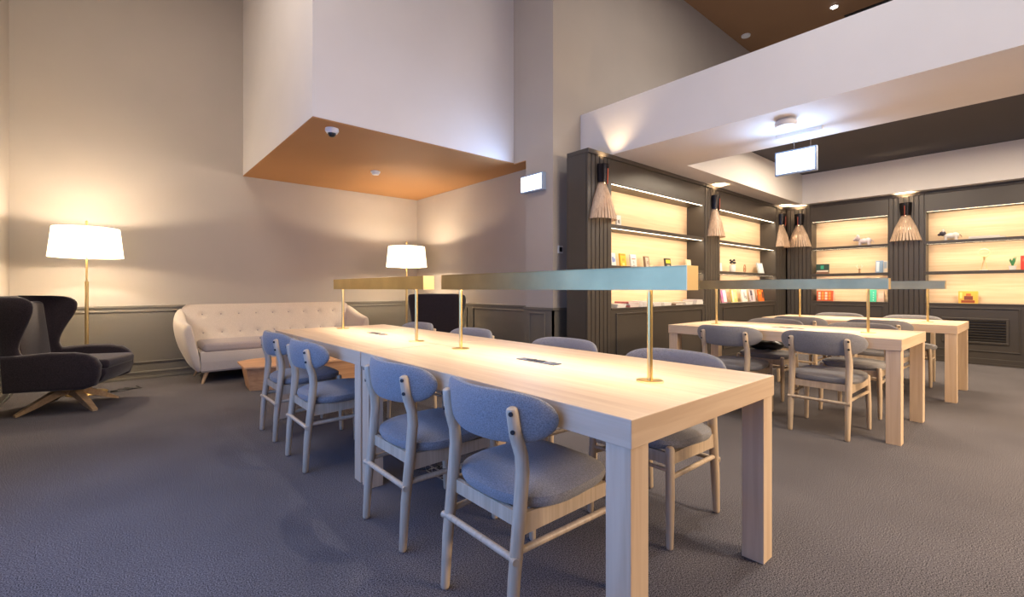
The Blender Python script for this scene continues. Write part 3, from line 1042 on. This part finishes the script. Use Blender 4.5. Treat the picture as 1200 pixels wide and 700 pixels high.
# left bay, middle shelf
book('white book with blue marks at the left end of the middle shelf', 'N', 4.345, S2, .085, .15, WH, [(.2, .5, .3, .7, (.1, .2, .6)), (.6, .85, .35, .6, (.1, .2, .6))])
book('yellow book second from the left on the middle shelf', 'N', 4.53, S2, .115, .15, (.85, .48, .03), [(.1, .9, .86, .95, (.45, .25, .02)), (.3, .7, .45, .62, (.65, .33, .03)), (.3, .7, .1, .3, (.95, .75, .2))])
book('white book with a red line on its cover on the middle shelf', 'N', 4.735, S2, .12, .15, WH, [(.2, .85, .62, .68, (.7, .08, .06)), (.35, .6, .3, .5, (.45, .5, .5)), (.3, .7, .1, .16, (.4, .4, .42))])
book('slim brown picture book standing on the middle shelf', 'N', 5.02, S2, .10, .14, (.25, .17, .11), [(.2, .8, .1, .9, (.62, .52, .42)), (.4, .7, .3, .6, (.30, .22, .18))])
book('black book with a yellow label on the middle shelf', 'N', 5.505, S2, .135, .135, (.05, .045, .035), [(.12, .88, .55, .85, (.88, .82, .03)), (.25, .75, .12, .4, (.42, .36, .28))])
book('cream book at the right end of the middle shelf', 'N', 6.03, S2, .14, .14, (.74, .60, .38), [(.15, .85, .12, .88, (.80, .72, .50))])
# magazines along the counter of the left bay
mags = [(4.36, .17, 2, (.75, .74, .73), 'white'), (4.60, .20, 3, (.60, .20, .20), 'red'), (4.86, .19, 3, (.76, .75, .76), 'pale'),
        (5.10, .17, 2, (.70, .72, .78), 'bluish'), (5.33, .17, 2, (.75, .72, .70), 'off-white'), (5.60, .17, 1, (.22, .16, .13), 'brown'),
        (5.86, .19, 2, (.74, .70, .62), 'cream'), (6.17, .19, 3, (.75, .70, .70), 'pinkish')]
names = ['at the left end', 'second from the left', 'third from the left', 'fourth from the left', 'fifth from the left', 'sixth from the left', 'seventh from the left', 'at the right end']
for (x, w, n, c, cn), pos in zip(mags, names):
    zz = CT
    for k in range(n):
        thk = .018 + .006 * ((k + n) % 2)
        cc = c if k == n - 1 or c[1] < .3 and k % 2 == 0 else (.76, .74, .72)
        place = 'top' if k == n - 1 else ('bottom' if k == 0 else 'middle')
        lb = '%s magazine lying on the left bay counter, %s of the pile %s' % (cn if cc == c else 'white', place, pos) if n > 1 else 'single %s magazine lying on the left bay counter, %s' % (cn, pos)
        t = thing('magazine', lb, 'magazine', (min(x * 1.034, 6.355) + random.uniform(-.006, .006), YF + .12, zz), random.uniform(-.08, .08), 'magazines lying on the counter of the left bay')
        MB().box(-w / 2 - .0, w / 2, -.105, .105, thk - .003, thk).box(-w / 2, w / 2, -.105, .105, 0, .003).box(-w / 2, -w / 2 + .002, -.105, .105, .003, thk - .003).build('cover', pm('mag_%d_%d_%d' % tuple(int(v * 99) for v in cc), cc, .35), t)
        MB().box(-w / 2 + .002, w / 2 - .002, -.103, .103, .003, thk - .003).build('pages', pm('paper', (.75, .72, .66), .8), t)
        zz += thk
# second bay, middle shelf
book('narrow white card at the left end of the second bay shelf', 'N', 6.985, S2, .07, .13, WH, None, .1, th=.012, cat='card', name='greeting_card')
vs = thing('glass_vase', 'clear vase of dark dried flowers on the second bay shelf', 'vase', (7.63, YF + .12, S2))
MB().lathe([(.040, 0), (.048, .02), (.05, .09), (.044, .12), (.040, .12), (.045, .09), (.043, .012), (.001, .01)], n=20).build('vessel', plain('vase_glass', (.75, .76, .74), .1), vs, True)
for k in range(7):
    a = k * .9
    e = (.045 * math.cos(a) + .005, .03 * math.sin(a), .155 + .02 * (k % 3))
    st = MB().tube([(0, 0, .03), (e[0] * .4, e[1] * .4, .10), e], .0025, 6).build('stem', M['black'], vs, True)
    f = MB(); bmesh.ops.create_icosphere(f.bm, subdivisions=2, radius=.017)
    for v_ in f.bm.verts: v_.co = Vector(e) + v_.co * (1 + .35 * noise.noise(v_.co * 90))
    f.build('flower_head', pm('dried_flower', (.03, .035, .045), .8), st, True)
orn = thing('wooden_ornament', 'small reddish wooden drop-shaped ornament on the second bay shelf', 'ornament', (8.09, YF + .12, S2))
for r0, h0, nm in ((.05, .13, 'outer_loop'), (.028, .075, 'inner_loop')):
    pts = [(r0 * math.sin(a) * (1 - .45 * (1 - math.cos(a)) / 2), 0, .008 + h0 * (1 - math.cos(a)) / 2) for a in [2 * PI * k / 24 for k in range(25)]]
    MB().tube(pts, .007, 8).build(nm, pm('red_wood', (.42, .20, .10), .4), orn, True)
MB().box(-.03, .03, -.02, .02, 0, .008, .002).build('foot', pm('red_wood', (.42, .20, .10), .4), orn)
pf = book('white framed card leaning at the right end of the second bay shelf', 'N', 8.50, S2, .23, .185, (.45, .50, .52), [(.08, .92, .08, .92, (.78, .80, .78))], .22, name='picture_frame', cat='picture frame', group='frames on the shelves')
# second bay counter
for x, w, c, de, lb in (
        (7.10, .19, (.55, .22, .36), [(.35, .9, .05, .95, (.80, .74, .76)), (.1, .3, .3, .9, (.45, .08, .35))], 'pink and white book at the left end of the second bay counter'),
        (7.46, .19, (.78, .62, .20), [(.05, .3, .05, .95, (.85, .80, .55)), (.4, .8, .3, .8, (.85, .75, .35))], 'yellow book second on the second bay counter'),
        (7.83, .20, (.78, .73, .66), [(.35, .6, .3, .8, (.35, .33, .36)), (.65, .85, .2, .5, (.20, .20, .22))], 'off-white book with dark figures in the middle of the second bay counter'),
        (8.14, .19, (.62, .52, .54), [(.1, .5, .5, .95, (.08, .07, .10)), (.2, .45, .1, .45, (.28, .20, .22))], 'white and dark patterned book on the second bay counter'),
        (8.50, .21, (.86, .16, .02), [(.65, .95, .25, .8, (.12, .04, .02)), (.1, .5, .6, .8, (.95, .35, .05))], 'bright orange book at the right end of the second bay counter')):
    book(lb, 'N', x, CT, w, .19, c, de, .15)


# east bays
def figurine(label, loc, rz, col, col2, s=1.0, dog=False):
    t = thing('animal_figurine', label, 'figurine', loc, rz)
    def blob(mb, c, r):
        q = bmesh.ops.create_icosphere(mb.bm, subdivisions=2, radius=1)
        for v in q['verts']: v.co = Vector((c[0] + v.co.x * r[0], c[1] + v.co.y * r[1], c[2] + v.co.z * r[2])) * s
    mb = MB()
    blob(mb, (0, 0, .075), (.085, .045, .045)); blob(mb, (.055, 0, .08), (.05, .05, .05))
    mb.build('body', col, t, True)
    mb = MB(); blob(mb, (-.095, 0, .12), (.045, .042, .042)); blob(mb, (-.135, 0, .105), (.024, .028, .022))
    h = mb.build('head', col2, t, True)
    for sy in (-1, 1):
        mb = MB(); blob(mb, (-.085, sy * .038, .165), (.014, .010, .026)); mb.build('ear', col, h, True)
    for x in (-.055, .065):
        for sy in (-1, 1):
            MB().tube([(x * s, sy * .028 * s, .06 * s), (x * s * 1.05, sy * .032 * s, 0)], [.018 * s, .015 * s], 8).build('leg', col, t, True)
    MB().tube([(.10 * s, 0, .09 * s), (.125 * s, 0, .07 * s), (.13 * s, 0, .04 * s)], [.006 * s, .005 * s, .003 * s], 6).build('tail', col2, t, True)
    return t


figurine('white and lilac cow-like figurine on the upper shelf of the narrow right bay', (XE + .13, 2.08, S1), -PI / 2, pm('lilac_white', (.70, .62, .66), .4), pm('lilac_dark', (.42, .34, .38), .4), 1.0)
figurine('black and white dog figurine on the upper shelf of the right edge bay', (XE + .13, 1.00, S1), -PI / 2, pm('bw_white', (.70, .66, .64), .4), pm('bw_black', (.04, .035, .05), .4), .95)
book('dark green book with a brown base band on the narrow right bay shelf', 'E', 2.66, S2, .20, .165, (.015, .045, .035), [(.0, 1, .0, .18, (.25, .12, .07)), (.05, .95, .2, .36, (.66, .56, .46)), (.35, .6, .5, .85, (.02, .30, .18))])
dh = thing('antler_ornament', 'tiny antlered ornament in the middle of the narrow right bay shelf', 'ornament', (XE + .13, 2.145, S2))
mb = MB()
mb.tube([(0, 0, 0), (0, 0, .05)], [.018, .010], 8)
bmesh.ops.create_icosphere(mb.bm, subdivisions=2, radius=.018, matrix=Matrix.Translation((0, 0, .065)))
mb.build('head', pm('antler_brown', (.35, .2, .1), .5), dh, True)
for s in (-1, 1):
    MB().tube([(0, s * .01, .075), (0, s * .035, .10), (0, s * .03, .145)], .004, 6).tube([(0, s * .033, .105), (0, s * .055, .13)], .003, 6).build('antler', pm('antler_cream', (.75, .66, .55), .5), dh, True)
book('pale blue book leaning near the right end of the narrow right bay shelf', 'E', 1.85, S2, .10, .19, (.22, .33, .48), [(.1, .5, .1, .9, (.58, .66, .72))])
book('cream book beside the pale blue one at the end of the narrow right bay shelf', 'E', 1.76, S2, .075, .185, (.66, .60, .52), [(.1, .6, .35, .9, (.35, .42, .52)), (.3, .9, .05, .4, (.78, .62, .42))], v=.15)
book('orange floral box at the left end of the narrow right bay counter', 'E', 2.62, CT, .26, .17, (.60, .10, .03), [(.1 + .2 * (k % 4), .24 + .2 * (k % 4), .12 + .27 * (k // 4), .34 + .27 * (k // 4), ((.85, .62, .5), (.82, .30, .05))[k % 2]) for k in range(12)], .05, th=.06, cat='box', name='patterned_box', group='decorated boxes')
book('turquoise book on the narrow right bay counter behind the brass post', 'E', 1.935, CT, .09, .19, (.06, .55, .36), [(.5, .65, .1 + .2 * k, .2 + .2 * k, (.45, .85, .65)) for k in range(4)])
book('pale pink book on the narrow right bay counter beside the turquoise one', 'E', 1.83, CT, .09, .17, (.72, .50, .38), [(.15, .85, .3, .8, (.80, .62, .50))], v=.15)
for k, (dy, lb) in enumerate(((0, 'grey magazine lying on the upper shelf of the right edge bay, under another'), (.03, 'pale magazine lying on top of the grey one on the right edge bay upper shelf'))):
    t = thing('magazine', lb, 'magazine', (XE + .13, .61 + dy, S1 + .018 * k), .05 * k, 'magazines on the upper shelf of the right edge bay')
    c = ((.45, .44, .46), (.70, .68, .66))[k]
    MB().box(-.10, .10, -.19 + .03 * k, .19 - .03 * k, 0, .003).box(-.10, .10, -.19 + .03 * k, .19 - .03 * k, .015, .018).build('cover', pm('magE%d' % k, c, .35), t)
    MB().box(-.098, .098, -.188 + .03 * k, .188 - .03 * k, .003, .015).build('pages', pm('paper', (.75, .72, .66), .8), t)
tp = thing('wire_trophy', 'gold and glass figure with a raised ring on the right edge bay shelf', 'trophy', (XE + .13, .64, S2))
gold = pm('gold_wire', (.85, .68, .35), .3, .8)
MB().box(-.03, .03, -.045, .045, 0, .012, .002).build('foot', pm('trophy_glass', (.7, .68, .6), .1), tp)
MB().tube([(0, -.035, .01), (0, -.015, .10), (0, 0, .16), (0, .015, .10), (0, .035, .01)], .006, 8).build('legs', gold, tp, True)
MB().tube([(0, 0, .15), (0, 0, .21)], [.012, .018], 8).build('torso', gold, tp, True)
MB().tube([(0, .06 * math.cos(a), .262 + .055 * math.sin(a)) for a in [2 * PI * k / 24 for k in range(25)]], .005, 8).build('ring', gold, tp, True)
MB().tube([(0, -.018, .20), (0, -.05, .235)], .006, 6).tube([(0, .018, .20), (0, .05, .235)], .006, 6).build('arms', gold, tp, True)
pg = thing('small_plant', 'small green plant in a white pot on the right edge bay shelf', 'plant', (XE + .13, .355, S2))
MB().lathe([(.001, 0), (.032, 0), (.042, .06), (.036, .06), (.001, .05)], n=18).build('pot', M['whiteplastic'], pg, True)
for k in range(7):
    a = k * 2.4
    MB().tube([(0, 0, .05), (.012 * math.cos(a), .018 * math.sin(a), .12), (.02 * math.cos(a), .035 * math.sin(a), .15 + .02 * (k % 3))], [.005, .010, .002], 6).build('leaf', pm('leaf_green', (.05, .22, .08), .5), pg, True)
book('red book at the right edge of the picture on the right edge bay shelf', 'E', .19, S2, .17, .185, (.72, .03, .02), [(.1, .9, .6, .8, (.85, .10, .06))], .05)
book('amber box with a dark kettle print on the right edge bay counter', 'E', .80, CT, .21, .17, (.72, .42, .06), [(.15, .85, .05, .25, (.30, .06, .02)), (.3, .75, .28, .6, (.22, .05, .03)), (.4, .65, .62, .8, (.55, .12, .03)), (.08, .2, .4, .9, (.85, .62, .2))], .05, th=.07, cat='box', name='patterned_box', group='decorated boxes')
